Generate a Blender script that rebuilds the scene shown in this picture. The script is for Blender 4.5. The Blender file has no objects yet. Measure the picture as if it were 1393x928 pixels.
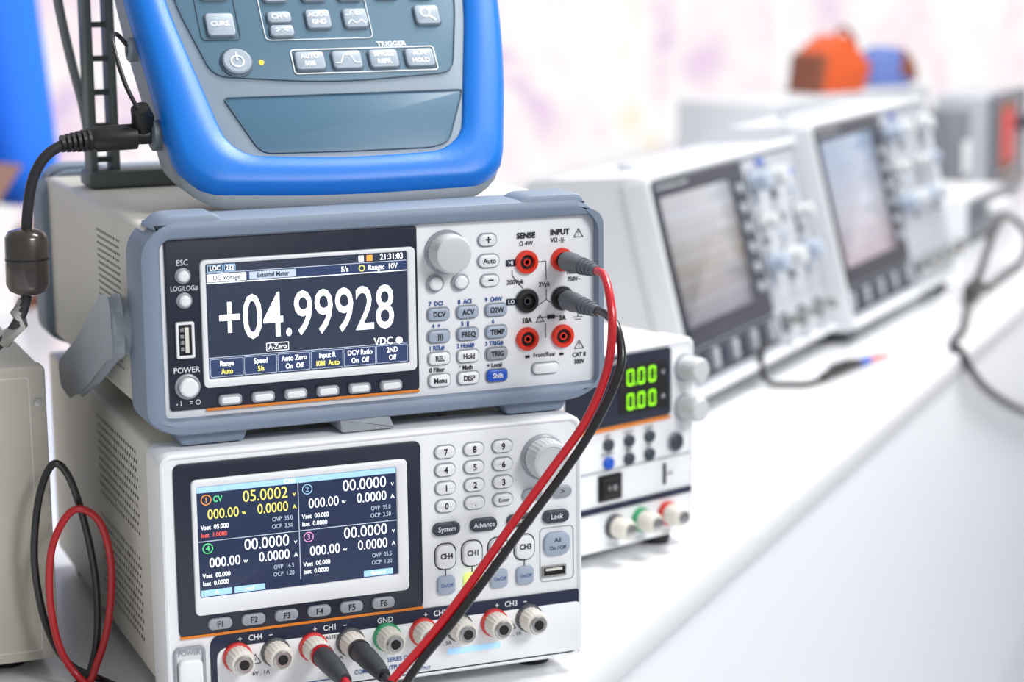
import bpy, bmesh, math, random
from mathutils import Vector, Matrix
random.seed(3)
K=0.001
sc=bpy.context.scene
sc.view_settings.view_transform='Standard'
# ------------------------------------------------------------ materials
def lin(c):
    c=c/255
    return c/12.92 if c<=0.04045 else ((c+0.055)/1.055)**2.4
def M(name,rgb,rough=.45,metal=0,emit=0,var=0,bump=0,scale=60,coat=0,spec=.5):
    m=bpy.data.materials.new(name);m.use_nodes=True
    nt=m.node_tree;b=nt.nodes['Principled BSDF']
    col=(lin(rgb[0]),lin(rgb[1]),lin(rgb[2]),1)
    b.inputs['Base Color'].default_value=col
    b.inputs['Roughness'].default_value=rough
    b.inputs['Metallic'].default_value=metal
    b.inputs['Specular IOR Level'].default_value=spec
    if coat: b.inputs['Coat Weight'].default_value=coat
    if emit:
        b.inputs['Emission Color'].default_value=col
        b.inputs['Emission Strength'].default_value=emit
    if var or bump:
        tc=nt.nodes.new('ShaderNodeTexCoord');n=nt.nodes.new('ShaderNodeTexNoise')
        n.inputs['Scale'].default_value=scale;n.inputs['Detail'].default_value=4
        nt.links.new(tc.outputs['Object'],n.inputs['Vector'])
        if var:
            r=nt.nodes.new('ShaderNodeMixRGB');r.blend_type='MULTIPLY'
            cr=nt.nodes.new('ShaderNodeValToRGB')
            cr.color_ramp.elements[0].color=(1-var,)*3+(1,);cr.color_ramp.elements[1].color=(1,1,1,1)
            nt.links.new(n.outputs['Fac'],cr.inputs['Fac'])
            r.inputs['Fac'].default_value=1;r.inputs['Color1'].default_value=col
            nt.links.new(cr.outputs['Color'],r.inputs['Color2']);nt.links.new(r.outputs['Color'],b.inputs['Base Color'])
        if bump:
            bp=nt.nodes.new('ShaderNodeBump');bp.inputs['Strength'].default_value=bump;bp.inputs['Distance'].default_value=.0005
            n2=nt.nodes.new('ShaderNodeTexNoise');n2.inputs['Scale'].default_value=1800
            nt.links.new(tc.outputs['Object'],n2.inputs['Vector'])
            nt.links.new(n2.outputs['Fac'],bp.inputs['Height']);nt.links.new(bp.outputs['Normal'],b.inputs['Normal'])
    return m
white=M('panel_white',(236,238,241),.38)
bodyw=M('case_paint_offwhite',(216,213,205),.5,var=.04,bump=.15)
bodyc=M('case_paint_cream',(196,191,179),.5,var=.04,bump=.15)
bumper=M('bumper_bluegrey',(124,138,158),.5,var=.03,bump=.2)
bumperd=M('handle_grey',(158,166,176),.45)
navy=M('panel_navy',(30,36,54),.35)
navyb=M('band_navy',(28,36,62),.35)
lcd=M('lcd_background',(42,50,68),.25,emit=.5)
lcdb=M('lcd_background_deep',(32,44,72),.25,emit=.45)
lcdbar=M('lcd_menu_blue',(44,58,94),.3,emit=.55)
ltx=M('lcd_white',(240,244,250),.5,emit=1.0)
lyel=M('lcd_yellow',(238,226,110),.5,emit=.9)
lgrn=M('lcd_green',(90,220,130),.5,emit=.9)
lred=M('lcd_red',(235,90,80),.5,emit=.8)
lora=M('lcd_orange',(240,150,60),.5,emit=.9)
lblu=M('lcd_lightblue',(150,190,225),.5,emit=.7)
lpnk=M('lcd_pink',(225,150,200),.5,emit=.8)
lgrey=M('lcd_grey',(178,190,205),.5,emit=.6)
orange=M('trim_orange',(226,130,40),.4)
ink=M('print_black',(24,26,32),.6)
inkb=M('print_blue',(36,80,150),.6)
inkw=M('print_white',(228,231,235),.6)
keyw=M('key_white',(234,236,239),.33)
keyg=M('key_grey',(162,174,192),.4)
keydark=M('key_charcoal',(56,64,76),.4)
keyblue=M('key_blue',(28,84,190),.35)
keyfn=M('key_function_grey',(152,158,166),.35)
keylit=M('key_lit_green',(215,235,120),.4,emit=.5)
knobm=M('knob_grey',(200,203,206),.35)
red=M('jack_red',(222,48,22),.35,coat=.3)
blk=M('rubber_black',(20,21,23),.45)
hole=M('hole_dark',(12,12,14),.6)
ventm=M('vent_shadow_grey',(60,60,60),.7)
metal=M('nickel',(190,190,188),.25,1)
jackw=M('jack_white',(224,220,212),.4)
ringr=M('jack_ring_red',(208,56,52),.4)
ringg=M('jack_ring_green',(56,160,108),.4)
ringk=M('jack_ring_grey',(84,86,90),.4)
bootg=M('plug_boot_grey',(94,100,108),.5)
bootd=M('plug_boot_charcoal',(54,58,64),.5)
leadr=M('lead_red',(190,20,32),.32,coat=.4)
leadk=M('lead_black',(20,20,24),.28,coat=.4)
blue=M('rubber_blue',(0,112,208),.38,var=.04,bump=.15,spec=.45)
slate=M('overlay_slate',(84,118,140),.4)
slate2=M('overlay_slate_dark',(74,110,136),.36)
hgrey=M('housing_grey',(134,150,164),.42)
hside=M('housing_side_grey',(134,142,150),.5,bump=.2)
hdark=M('housing_dark_grey',(100,110,120),.5,bump=.2)
hkey=M('key_bluegrey',(152,166,180),.4)
hkeyedge=M('key_recess',(56,80,98),.5)
stand=M('stand_greengrey',(92,100,100),.5)
ledam=M('led_amber',(255,170,40),.3,emit=4)
gled=M('led_green',(150,245,20),.3,emit=1.3)
gdim=M('led_off_green',(24,60,34),.3)
cablek=M('cable_black',(38,38,42),.4)
hoseg=M('hose_grey',(120,126,130),.5)
ferr=M('ferrite_brown_black',(54,46,42),.28,coat=.5)
foil=M('foil_silver',(170,168,164),.35,.8)
scope_dark=M('scope_bezel_dark',(34,38,52),.4)
scope_body=M('scope_case_white',(216,218,222),.45,var=.03)
scope_mid=M('scope_panel_grey',(186,190,197),.45)
orangeobj=M('orange_plastic',(226,96,44),.5,var=.1,scale=8)
bluegobj=M('blue_fabric',(110,134,204),.6,var=.1,scale=8)
brown=M('brown_plastic',(146,84,62),.6,var=.1,scale=8)
devgrey=M('device_grey',(118,120,128),.5)

# ------------------------------------------------------------ 2D helpers
def rr(x0,z0,x1,z1,r,seg=6):
    r=min(r,(x1-x0)/2-.01,(z1-z0)/2-.01);p=[]
    for cx,cz,a in ((x1-r,z0+r,-90),(x1-r,z1-r,0),(x0+r,z1-r,90),(x0+r,z0+r,180)):
        for i in range(seg+1):
            t=math.radians(a+90*i/seg);p.append((cx+r*math.cos(t),cz+r*math.sin(t)))
    return p
def circ(x,z,r,n=32): return [(x+r*math.cos(2*math.pi*i/n),z+r*math.sin(2*math.pi*i/n)) for i in range(n)]
def rpoly(pts,r,seg=5):
    out=[];n=len(pts)
    for i in range(n):
        p0,p,p1=Vector(pts[i-1]),Vector(pts[i]),Vector(pts[(i+1)%n])
        rad=r[i] if isinstance(r,(list,tuple)) else r
        a=(p0-p);b=(p1-p);k=min(rad,a.length*.45,b.length*.45)
        s=p+a.normalized()*k;e=p+b.normalized()*k
        for j in range(seg+1):
            t=j/seg;q=(1-t)**2*s+2*t*(1-t)*p+t*t*e;out.append((q.x,q.y))
    return out
def offs(poly,d):   # inset by d (ccw)
    n=len(poly);o=[]
    for i in range(n):
        a=Vector(poly[i-1]);b=Vector(poly[i]);c=Vector(poly[(i+1)%n])
        e1=(b-a);e2=(c-b)
        if e1.length<1e-9:e1=e2
        if e2.length<1e-9:e2=e1
        n1=Vector((-e1.y,e1.x)).normalized();n2=Vector((-e2.y,e2.x)).normalized()
        m=(n1+n2)
        m=m.normalized() if m.length>1e-6 else n1
        k=d/max(.5,m.dot(n1));o.append((b.x+m.x*k,b.y+m.y*k))
    return o
def polar(poly,c,N=144):
    out=[];n=len(poly)
    for i in range(N):
        a=2*math.pi*i/N;d=Vector((math.cos(a),math.sin(a)));best=None
        for j in range(n):
            p=Vector(poly[j])-Vector(c);q=Vector(poly[(j+1)%n])-Vector(c);e=q-p
            den=d.x*(-e.y)+d.y*e.x
            if abs(den)<1e-12:continue
            t=(p.x*(-e.y)+p.y*e.x)/den;s=(d.x*p.y-d.y*p.x)/den
            if -1e-6<=s<=1+1e-6 and t>0 and (best is None or t>best):best=t
        out.append((c[0]+d.x*best,c[1]+d.y*best))
    return out

# ------------------------------------------------------------ builder
class G:
    def __init__(s,name,loc=(0,0,0),rot=(0,0,0),parent=None):
        e=bpy.data.objects.new(name,None);sc.collection.objects.link(e)
        e.location=Vector(loc)*K;e.rotation_euler=[math.radians(a) for a in rot]
        e.empty_display_size=.02
        if parent:e.parent=parent.e
        s.e=e
    def link(s,o):
        sc.collection.objects.link(o);o.parent=s.e;return o
    def mesh(s,name,v,f,mat,ang=35):
        me=bpy.data.meshes.new(name);me.from_pydata([Vector(p)*K for p in v],[],f)
        bm=bmesh.new();bm.from_mesh(me);bmesh.ops.remove_doubles(bm,verts=bm.verts,dist=1e-7)
        bmesh.ops.recalc_face_normals(bm,faces=bm.faces);bm.to_mesh(me);bm.free()
        for p in me.polygons:p.use_smooth=True
        me.set_sharp_from_angle(angle=math.radians(ang))
        me.materials.append(mat)
        return s.link(bpy.data.objects.new(name,me))
    def loft(s,name,loops,mat,cap0=True,cap1=True,ang=35,closed=False):
        v=[];f=[];n=len(loops[0])
        for l in loops:v+=l
        m=len(loops)
        for i in range(m if closed else m-1):
            a=i*n;b=((i+1)%m)*n
            for j in range(n):
                k=(j+1)%n;f.append((a+j,a+k,b+k,b+j))
        if not closed:
            if cap0:f.append(tuple(range(n)))
            if cap1:f.append(tuple(range((m-1)*n,m*n)))
        return s.mesh(name,v,f,mat,ang)
    def mp(s,l,d,ax):
        if ax=='y':return [(a,d,b) for a,b in l]
        if ax=='x':return [(d,a,b) for a,b in l]
        return [(a,b,d) for a,b in l]
    def prism(s,name,o,d0,d1,mat,bev=0,ax='y',bev1=0):
        sg=1 if d1>d0 else -1;L=[]
        if bev1:
            L.append(s.mp(offs(o,bev1),d1,ax));L.append(s.mp(offs(o,bev1*.3),d1-sg*bev1*.3,ax));L.append(s.mp(o,d1-sg*bev1,ax))
        else:L.append(s.mp(o,d1,ax))
        if bev:
            L.append(s.mp(o,d0+sg*bev,ax));L.append(s.mp(offs(o,bev*.3),d0+sg*bev*.3,ax));L.append(s.mp(offs(o,bev),d0,ax))
        else:L.append(s.mp(o,d0,ax))
        return s.loft(name,L,mat)
    def box(s,name,x0,x1,y0,y1,z0,z1,mat,r=1.5,bev=.8):
        return s.prism(name,rr(x0,z0,x1,z1,r),y0,y1,mat,bev,bev1=bev)
    def ring(s,name,o,i,d0,d1,mat,bev=.5,ax='y'):
        L=[s.mp(o,d1,ax),s.mp(o,d0+bev,ax),s.mp(offs(o,bev*.3),d0+bev*.3,ax),s.mp(offs(o,bev),d0,ax),s.mp(offs(i,-bev),d0,ax),s.mp(offs(i,-bev*.3),d0+bev*.3,ax),s.mp(i,d0+bev,ax),s.mp(i,d1,ax)]
        return s.loft(name,L,mat,closed=True)
    def outline(s,name,o,w,mat,y=-.25):
        return s.ring(name,o,offs(o,w),y,.1,mat,.01)
    def lathe(s,name,x,z,prof,mat,n=36,kn=0,ax='y',c=0):
        L=[]
        for r,d in prof:
            ring=[]
            for i in range(n):
                rad=r*(1-kn*(i%2)) if r>2 else r
                t=2*math.pi*i/n;a,b=x+rad*math.cos(t),z+rad*math.sin(t)
                ring.append((a,b))
            L+= [s.mp(ring,d,ax)]
        return s.loft(name,L,mat)
    def tube(s,name,pts,r,mat,sub=10):
        P=[Vector(p) for p in pts];q=[]
        for i in range(len(P)-1):
            a=P[max(i-1,0)];b=P[i];c=P[i+1];d=P[min(i+2,len(P)-1)]
            for j in range(sub):
                t=j/sub
                q.append(.5*((2*b)+(c-a)*t+(2*a-5*b+4*c-d)*t*t+(3*b-a-3*c+d)*t**3))
        q.append(P[-1])
        cu=bpy.data.curves.new(name,'CURVE');cu.dimensions='3D';sp=cu.splines.new('POLY');sp.points.add(len(q)-1)
        for i,p in enumerate(q):sp.points[i].co=(p.x*K,p.y*K,p.z*K,1)
        cu.bevel_depth=r*K;cu.bevel_resolution=5;cu.use_fill_caps=True;cu.materials.append(mat)
        return s.link(bpy.data.objects.new(name,cu))
    def cone(s,name,pts,rs,mat,n=24):   # varying radius tube through pts
        P=[Vector(p) for p in pts];L=[]
        for i,p in enumerate(P):
            d=(P[min(i+1,len(P)-1)]-P[max(i-1,0)]).normalized()
            u=d.cross(Vector((0,0,1)))
            if u.length<.1:u=d.cross(Vector((1,0,0)))
            u.normalize();w=d.cross(u)
            L.append([tuple(p+rs[i]*(u*math.cos(2*math.pi*k/n)+w*math.sin(2*math.pi*k/n))) for k in range(n)])
        return s.loft(name,L,mat,ang=50)
    def T(s,t,x,z,size,mat,y=-.35,sx=1,al='CENTER',b=0,rot=0):
        cu=bpy.data.curves.new('label_'+t.strip()[:12],'FONT');cu.body=t;cu.size=size*K;cu.align_x=al;cu.align_y='CENTER'
        cu.extrude=.03*K;cu.offset=b*K;cu.resolution_u=3;cu.materials.append(mat)
        o=s.link(bpy.data.objects.new('label_'+t.strip()[:12],cu))
        o.location=(x*K,y*K,z*K);o.rotation_euler=(math.pi/2,rot,0);o.scale=(sx,1,1)
        return o
    def line(s,name,pts,w,mat,y=-.2):
        v=[];f=[]
        for (a,b) in zip(pts[:-1],pts[1:]):
            A=Vector(a);B=Vector(b);d=(B-A).normalized()*w/2;n=Vector((-d.y,d.x));A=A-d;B=B+d
            i=len(v)
            for p in (A+n,A-n,B-n,B+n):v.append((p.x,y,p.y))
            f.append((i,i+1,i+2,i+3))
        return s.mesh(name,v,f,mat)

# ============================================================ TABLE
tb=G('display_table',(214.5,-6,0),(0,0,45))
tabw=M('table_laminate_white',(226,228,231),.2,var=.04,scale=5)
tabf=M('table_front_white',(218,221,226),.4,var=.05,scale=3)
tb.prism('table_top',rr(-1100,0,3600,950,2),-18,0,tabw,1,ax='z',bev1=1)
tb.box('front_board',-1080,3580,2,20,-748,-18.3,tabf,1,.4)
tb.box('side_board',-1080,-1062,22,940,-748,-19,tabf,1,1)
tb.box('back_board',-1080,3580,920,940,-748,-19,tabf,1,1)

# ============================================================ PSU
ps=G('bench_power_supply',(0,0,0))
ps.box('case',2.5,210.5,12,300,11,131,bodyw,3,1)
ps.ring('front_bezel',rr(0,8,213,132.4,6,8),rr(3,11,210,129.5,4,8),-1.2,26,white,1.8)
ps.prism('front_plate',rr(2,10,211,130.5,4),0,14,white,.1)
for x in (18,195):
    for y in (25,275): ps.lathe('foot',x,y,[(9,0),(10,3),(10,12)],blk,24,ax='z')
for x,y in ((30,40),(118,36),(150,30),(186,36),(30,250),(186,250)):
    ps.lathe('top_screw',x,y,[(3.2,130.8),(3,131.8),(1,131.9)],blk,20,ax='z')
def vents(g,name,ax,d,groups,pitch=3.6,r=1.15,mat=ventm):
    v=[];f=[]
    for (a0,b0,a1,b1) in groups:
        j=0;b=b0
        while b<=b1:
            a=a0+(pitch/2 if j%2 else 0)
            while a<=a1:
                i=len(v)
                for k in range(6):
                    t=math.pi/3*k;p=(a+r*math.cos(t),b+r*math.sin(t))
                    v.append((d,p[0],p[1]) if ax=='x' else (p[0],p[1],d))
                f.append(tuple(range(i,i+6)));a+=pitch
            b+=pitch*.87;j+=1
    return g.mesh(name,v,f,mat)
vents(ps,'side_vent_holes','x',2.3,[(60,80,158,121),(60,26,158,67)],5.2,1.15)
vents(ps,'side_vent_holes_right','x',210.7,[(60,80,158,121),(60,26,158,67)],5.2,1.15)
# display panel
ps.prism('display_panel',rpoly([(6.5,43.5),(128,43.5),(128,127.5),(6.5,127.5)],4),-1,1,navy,.4)
ps.box('orange_stripe',7,127.8,-1.4,0,43.2,44.5,orange,.4,.1)
ps.ring('screen_frame',rr(14.5,54,120.5,119.5,2.5),rr(17,62.5,115,116,.8),-2.6,0,keyw,.8)
ps.box('lcd_glass',16.5,115.5,-1.3,0,54.6,116.2,lcdb,.5,.05)
ps.box('screen_chin',16.8,118.5,-2.5,-1,55,62.3,keyw,.5,.1)
Y=-1.5
def rect(g,n,x0,x1,z0,z1,m,y=Y): return g.box(n,x0,x1,y,y+.15,z0,z1,m,.3,.02)
rect(ps,'lcd_header',17.2,114.8,113,115.8,lblu)
ps.line('lcd_divider_v',[(66,66),(66,113)],.35,lgrey,Y)
ps.line('lcd_divider_h',[(17.3,89.6),(114.7,89.6)],.35,lgrey,Y)
ps.T('CH1',62,114.4,3,ltx,Y-.1)
def quad(x,z,n,cm,cv,set1,set2,ovp,ocp,big):
    ps.T(n,x+4.5,z+19.4,3.8,cm,Y-.1);ps.ring('channel_ring',circ(x+4.5,z+19.5,2.5,24),circ(x+4.5,z+19.5,2.15,24),Y-.1,Y,cm,.02)
    ps.T(big,x+44.0,z+19.0,7.8,cv,Y-.1,.88,'RIGHT',0);ps.T('v',x+47.0,z+18.0,3.4,cv,Y-.1)
    ps.T('000.00',x+20,z+12.2,6.8,cv,Y-.1,.82,'RIGHT',0);ps.T('w',x+22.4,z+11.6,3,cv,Y-.1)
    ps.T('0.0000',x+44,z+12.2,6.8,cv,Y-.1,.82,'RIGHT',0);ps.T('A',x+47,z+11.6,3,cv,Y-.1)
    ps.T('Vset  '+set1,x+1.5,z+6.2,3.1,ltx,Y-.1,.85,'LEFT',.03)
    ps.T('Iset  '+set2,x+1.5,z+2.5,3.1,lred if n=='1' else ltx,Y-.1,.85,'LEFT',.03)
    ps.T('OVP  '+ovp,x+46,z+6.6,3,lgrey,Y-.1,.8,'RIGHT');ps.T('OCP  '+ocp,x+46,z+3.0,3,lgrey,Y-.1,.8,'RIGHT')
quad(17,90,'1',lora,lyel,'05.000','1.0000','35.0','3.50','05.0002')
quad(66,90,'2',lblu,ltx,'00.000','0.0000','35.0','3.50','00.0000')
quad(17,66.6,'4',lgrn,ltx,'00.000','0.0000','16.5','1.20','00.0000')
quad(66,66.6,'3',lpnk,ltx,'00.000','0.0000','05.5','1.20','00.0000')
ps.T('CV',27,109.4,4.2,lgrn,Y-.1,.8)
for x,t in ((25,'A'),(41,'out1'),(105,'Return')):
    rect(ps,'lcd_softkey',x-7.4,x+7.4,63,66,lblu,Y-.02);ps.T(t,x,64.5,2.6,ltx,Y-.15)
for i in range(6):
    x=26+16.2*i
    ps.prism('f_key_%d'%(i+1),rr(x-5.8,46.3,x+5.8,51.8,2.4),-2.8,0,keyfn,.9)
    ps.T('F%d'%(i+1),x,49,4.2,ink,-2.95,.9,b=.05)
# keypad
keys=[('7',0,0),('8',1,0),('9',2,0),('4',0,1),('5',1,1),('6',2,1),('1',0,2),('2',1,2),('3',2,2),('0',0,3),('.',1,3),('Enter',2,3)]
for t,c,r in keys:
    x=140.5+15*c;z=120.6-9*r
    ps.ring('key_rim_'+t,rr(x-5.7,z-3.6,x+5.7,z+3.6,3.6,8),rr(x-5,z-2.9,x+5,z+2.9,2.9,8),-.5,.1,keyfn,.15)
    ps.prism('key_'+t,rr(x-5,z-2.9,x+5,z+2.9,2.9,8),-2.2,0,keyw,.8)
    ps.T(t,x,z,4.4 if len(t)<2 else 2.9,ink,-2.35,.9,b=.12 if len(t)<2 else .03)
for x,t in ((140.5,'System'),(160,'Advance'),(179.5,'Output'),(198.6,'Lock')):
    ps.prism('key_'+t,rr(x-7,78.8,x+7,85.4,3,8),-2.2,0,keydark,.8);ps.T(t,x,82.2,3.6,inkw,-2.35,.9,b=.04)
for x in (186,202):
    ps.prism('arrow_key',rr(x-5.2,91.5,x+5.2,97.5,2.8,8),-2,0,keyfn,.7)
ps.T('<',186,94.6,4,ink,-2.15);ps.T('>',202,94.6,4,ink,-2.15)
ps.lathe('knob_skirt',192,113,[(11.5,0),(11.5,-1.5),(10.6,-2.5)],keyfn,48)
ps.lathe('knob',192,113,[(10.4,-1),(10.2,-11),(9.4,-12.6),(8,-13),(7.6,-12.4),(.1,-12.2)],knobm,60,kn=.035)
for i,(t) in enumerate(('CH4','CH1','CH2','CH3')):
    x=140+13.9*i
    ps.prism('key_'+t,rr(x-4.9,62,x+4.9,74,4,8),-2.2,0,keyw,.9);ps.outline('key_line_'+t,rr(x-5.7,61.2,x+5.7,74.8,4.6,8),.5,ink)
    ps.T(t,x,68.5,3.8,ink,-2.35,.88,b=.12)
    ps.line('link_line',[(x,61.5),(x,58)],.5,ink)
    ps.prism('key_output_%d'%i,rr(x-4.6,49,x+4.6,58.3,2.4,8),-2,0,keylit if i==1 else keyg,.7);ps.T('On/Off',x,53.6,2.7,inkb,-2.15,.8)
ps.prism('key_all_output',rr(192,62,206,74,4.5,8),-2.2,0,keyg,.9);ps.T('All',199,70,3.4,ink,-2.35);ps.T('On / Off',199,66,3,ink,-2.35,.85)
ps.outline('group_line',rr(190,48.5,208.5,76.5,2.5),.4,keyfn)
ps.ring('usb_shell',rr(191,51,204,57,.6),rr(191.9,51.9,203.1,56.1,.3),-1.2,.1,metal,.1)
ps.box('usb_opening',191.5,203.5,-.3,.1,51.5,56.5,hole,.3,.02);ps.box('usb_tongue',193,202,-1,.1,54.2,55.4,jackw,.2,.05)
# lower section
ps.prism('navy_band',rpoly([(21,9.5),(211.5,9.5),(211.5,43),(21,43)],[2,2,2,6]),-.8,.5,navyb,.2)
ps.prism('terminal_plate',rpoly([(24,11),(211.6,11),(211.6,36.6),(24,36.6)],[2,2,3,6]),-1.3,.5,white,.3)
for x,t in ((43,'+   CH4   −'),(80,'+   CH1   −'),(108,'GND'),(136.5,'+   CH2   −'),(174,'+   CH3   −')):
    ps.T(t,x,39.8,4,inkw,-1.1,.9,b=.06)
ps.T('MASTER',80,35,2.6,ink,-1.6)
ps.T('SERIES OUTPUT',118,19.5,3.2,inkb,-1.6,.85,b=.03);ps.T('COMMON  OUTPUT',104,15.5,3.2,inkb,-1.6,.85,b=.03);ps.T('PARALLEL OUTPUT',122,12.8,2.4,inkb,-1.6,.85)
for i,x in enumerate((44,80,136,174)): ps.T(('6V , 1A','32V , 3A','32V , 3A','5V , 1A')[i],x+1,22 if i==0 else 24,2.8,ink,-1.6)
for i,x in enumerate((42.5,79,173.5)):
    ps.line('warning_triangle',[(x-2.6,27),(x+2.6,27),(x,31.5),(x-2.6,27)],.35,ink,-1.5);ps.T('!',x,28.9,3,ink,-1.6)
ps.line('blue_wire_print',[(60,14),(84,14),(84,20)],.5,inkb,-1.5)
ps.box('rating_strip_blue',140,168,-1.5,-1.2,18,21,lblu,.3,.02)
JX=[33.7+18.7*i for i in range(9)];JC=[ringr,ringk,ringr,ringk,ringg,ringr,ringk,ringr,ringk]
for i,x in enumerate(JX):
    z=31.5
    ps.lathe('terminal_ring_%d'%i,x,z,[(7,0),(7.2,-1.6),(7,-3.4),(5.8,-3.8)],JC[i],40)
    ps.lathe('terminal_post_%d'%i,x,z,[(6.2,-1),(6.3,-4),(6.1,-12),(5.6,-13.2),(4.4,-13.6)],jackw,40,kn=.05)
    ps.lathe('terminal_tip_%d'%i,x,z,[(4.5,-12),(4.3,-14.6),(3.8,-15),(2.5,-15),(2.4,-14.2)],metal,28)
    ps.lathe('terminal_hole_%d'%i,x,z,[(2.4,-13),(2.3,-15.1),(.1,-15.1)],hole,20)
ps.ring('power_button_rim',rr(3.4,14,18.6,39.5,3),rr(4.8,15.4,17.2,38.1,2),-1.6,.2,keyfn,.4)
ps.prism('power_button',rr(5.2,16,16.8,33.5,3),-4,0,keyw,1.2);ps.T('POWER',11,36,3.4,keyfn,-.5,.9,b=.05)

# ============================================================ DMM
dm=G('benchtop_multimeter',(0,9,0))
dm.box('case',1.5,222.5,10,272,145,236.5,bodyw,4,1.5)
def bump(name,y0,y1):
    o=rpoly([(-3.5,146),(10,138.8),(215,138.8),(228.5,146),(228.5,229),(217,240),(8,240),(-3.5,229)],[7,7,7,7,14,14,14,14],8)
    i=rpoly([(6.5,147.5),(12,147),(213,147),(224.8,147.5),(224.8,228),(222,231),(10,231),(6.5,228)],[3]*8,8)
    dm.ring(name,o,i,y0,y1,bumper,3.2)
bump('front_bumper',-4,26);bump('rear_bumper',258,286)
dm.box('rear_panel',5,224,272,276,146,232,navy,3,.5)
for y0 in (-3,262):
    for x0,x1 in ((2,38),(180,220)):
        dm.prism('bumper_pad',rpoly([(x0,236),(x1,236),(x1-4,242.4),(x0+7,242.4)],[2,2,4,5]),y0,y0+25,bumper,2.2,bev1=2)
for x0,x1 in ((14,44),(178,208)):
    dm.prism('bumper_foot',rpoly([(x0,133.2),(x1,133.2),(x1+3,141),(x0-3,141)],2),2,24,bumper,1.5,bev1=1.5)
    dm.prism('bumper_foot',rpoly([(x0,133.2),(x1,133.2),(x1+3,141),(x0-3,141)],2),262,282,bumper,1.5,bev1=1.5)
dm.prism('tilt_stand_grip',rpoly([(91,133),(118,133),(115,140.5),(90,140.5)],1.5),-2,30,keyfn,1)
vents(dm,'side_vent_holes','x',1.3,[(66,190,120,224),(66,160,120,176)],3.8,.85)
vents(dm,'side_vent_holes_right','x',222.7,[(66,190,120,224),(66,160,120,176)],3.8,.85)
# carry handle (left/right pivots + bar folded behind)
for sx,xa,xb in ((-1,2,-13),(1,222,237)):
    dm.lathe('handle_pivot',34,187,[(14,xa),(14,xb+sx*-2),(12.5,xb),(5,xb+sx*.6),(.1,xb+sx*.6)],bumperd,40,ax='x')
    o=rpoly([(24,203),(46,199),(110,168),(168,146),(164,136),(138,134),(84,152),(36,172),(20,176)],[8,6,8,4,4,6,8,8,6])
    dm.prism('handle_arm',o,xb,xb+sx*-6,bumperd,1.5,ax='x',bev1=1.5)
# front panel
dm.prism('front_plate',rr(6,146.5,225,231.5,3),1,12,white,.1)
dm.prism('display_panel',rr(8.8,150.6,131.6,230.6,1.5),0,2,navy,.2)
dm.box('orange_stripe',26,131.4,-.4,1,149.4,150.7,orange,.3,.1)
dm.ring('screen_frame',rr(25,160.5,130.2,220.8,2.5),rr(27.6,164.5,126.2,218.8,.8),-1.6,1,keyw,.7)
dm.box('lcd_glass',26.5,127,-.3,1,162,219.6,lcd,.4,.05)
Y=-.5
rect(dm,'lcd_title_line',28,126,209.4,209.8,ltx,Y);rect(dm,'lcd_title_line2',28,126,214.3,214.6,lgrey,Y)
rect(dm,'lcd_title_bar',28,126,209.8,214.3,lcdbar,Y+.1)
for x0,x1,t,m in ((28.5,36,'LOC',lblu),(36.6,42,'232',lblu)):
    dm.ring('lcd_tag',rr(x0,214.8,x1,218.2,.5),rr(x0+.3,215.1,x1-.3,217.9,.3),Y-.1,Y,m,.02);dm.T(t,(x0+x1)/2,216.5,3.2,ltx,Y-.1,.8,b=.06)
rect(dm,'lcd_tab',28.3,47,210.2,213.8,ltx,Y);dm.T('DC Voltage',37.6,212,3.2,lcd,Y-.2,.85,b=.05)
rect(dm,'lcd_tab',48.5,71,210.2,213.8,lgrey,Y);dm.T('External Meter',59.8,212,3.2,lcd,Y-.2,.8,b=.05)
dm.T('5/s',95,212,3.6,ltx,Y-.1,.9,b=.05);dm.T('Range:  10V',114,212,3.6,ltx,Y-.1,.85,b=.05)
dm.T('21:31:03',118.5,216.6,4,ltx,Y-.1,.85,b=.06)
dm.ring('lcd_clock_icon',circ(103.5,212,1.6,20),circ(103.5,212,1.1,20),Y-.1,Y,lyel,.02)
rect(dm,'lcd_icon_a',106,109,215.2,218,lora,Y);rect(dm,'lcd_icon_b',102,104.6,215.2,218,ltx,Y)
dm.T('+04.99928',76,191.5,30,ltx,Y-.2,.675,b=.2)
dm.T('VDC',113.5,175.8,5.2,ltx,Y-.1,.9,b=.08);dm.lathe('lcd_dot',121.5,175.8,[(1.7,Y+.1),(1.7,Y-.1)],ltx,20)
dm.ring('lcd_azero_box',rr(55.5,175.5,66.5,179.5,.4),rr(55.8,175.8,66.2,179.2,.3),Y-.1,Y,ltx,.02);dm.T('A-Zero',61,177.5,3.4,ltx,Y-.1,.85,b=.04)
rect(dm,'lcd_menu_bar',27.8,126.2,164.9,174.3,lcdbar,Y+.1)
rect(dm,'lcd_menu_line',28,126,174.4-.1,174.6,lgrey,Y)
for i,(a,b_) in enumerate((('Range','Auto'),('Speed','5/s'),('Auto Zero','On  Off'),('Input R','10M  Auto'),('DCV Ratio','On  Off'),('2ND','Off'))):
    x0=28.3+16.3*i;x=x0+8
    dm.ring('lcd_menu_cell_%d'%i,rr(x0,165.2,x0+15.8,173.8,.5),rr(x0+.2,165.4,x0+15.6,173.6,.3),Y-.1,Y,lgrey,.02)
    dm.T(a,x,171.4,3.5,ltx,Y-.2,.8,b=.07);dm.T(b_,x,167.6,3.4,lyel if i in (0,1,3) else ltx,Y-.2,.8,b=.07)
for i in range(6):
    x=37.2+15.9*i
    dm.prism('soft_key_%d'%i,rr(x-5.6,151.6,x+5.6,156.6,1.8),-2.2,0,keyfn,.9)
    dm.prism('soft_key_cap_%d'%i,rr(x-4.4,152.6,x+4.4,155.6,1.2),-2.6,-1,keyw,.3)
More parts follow.
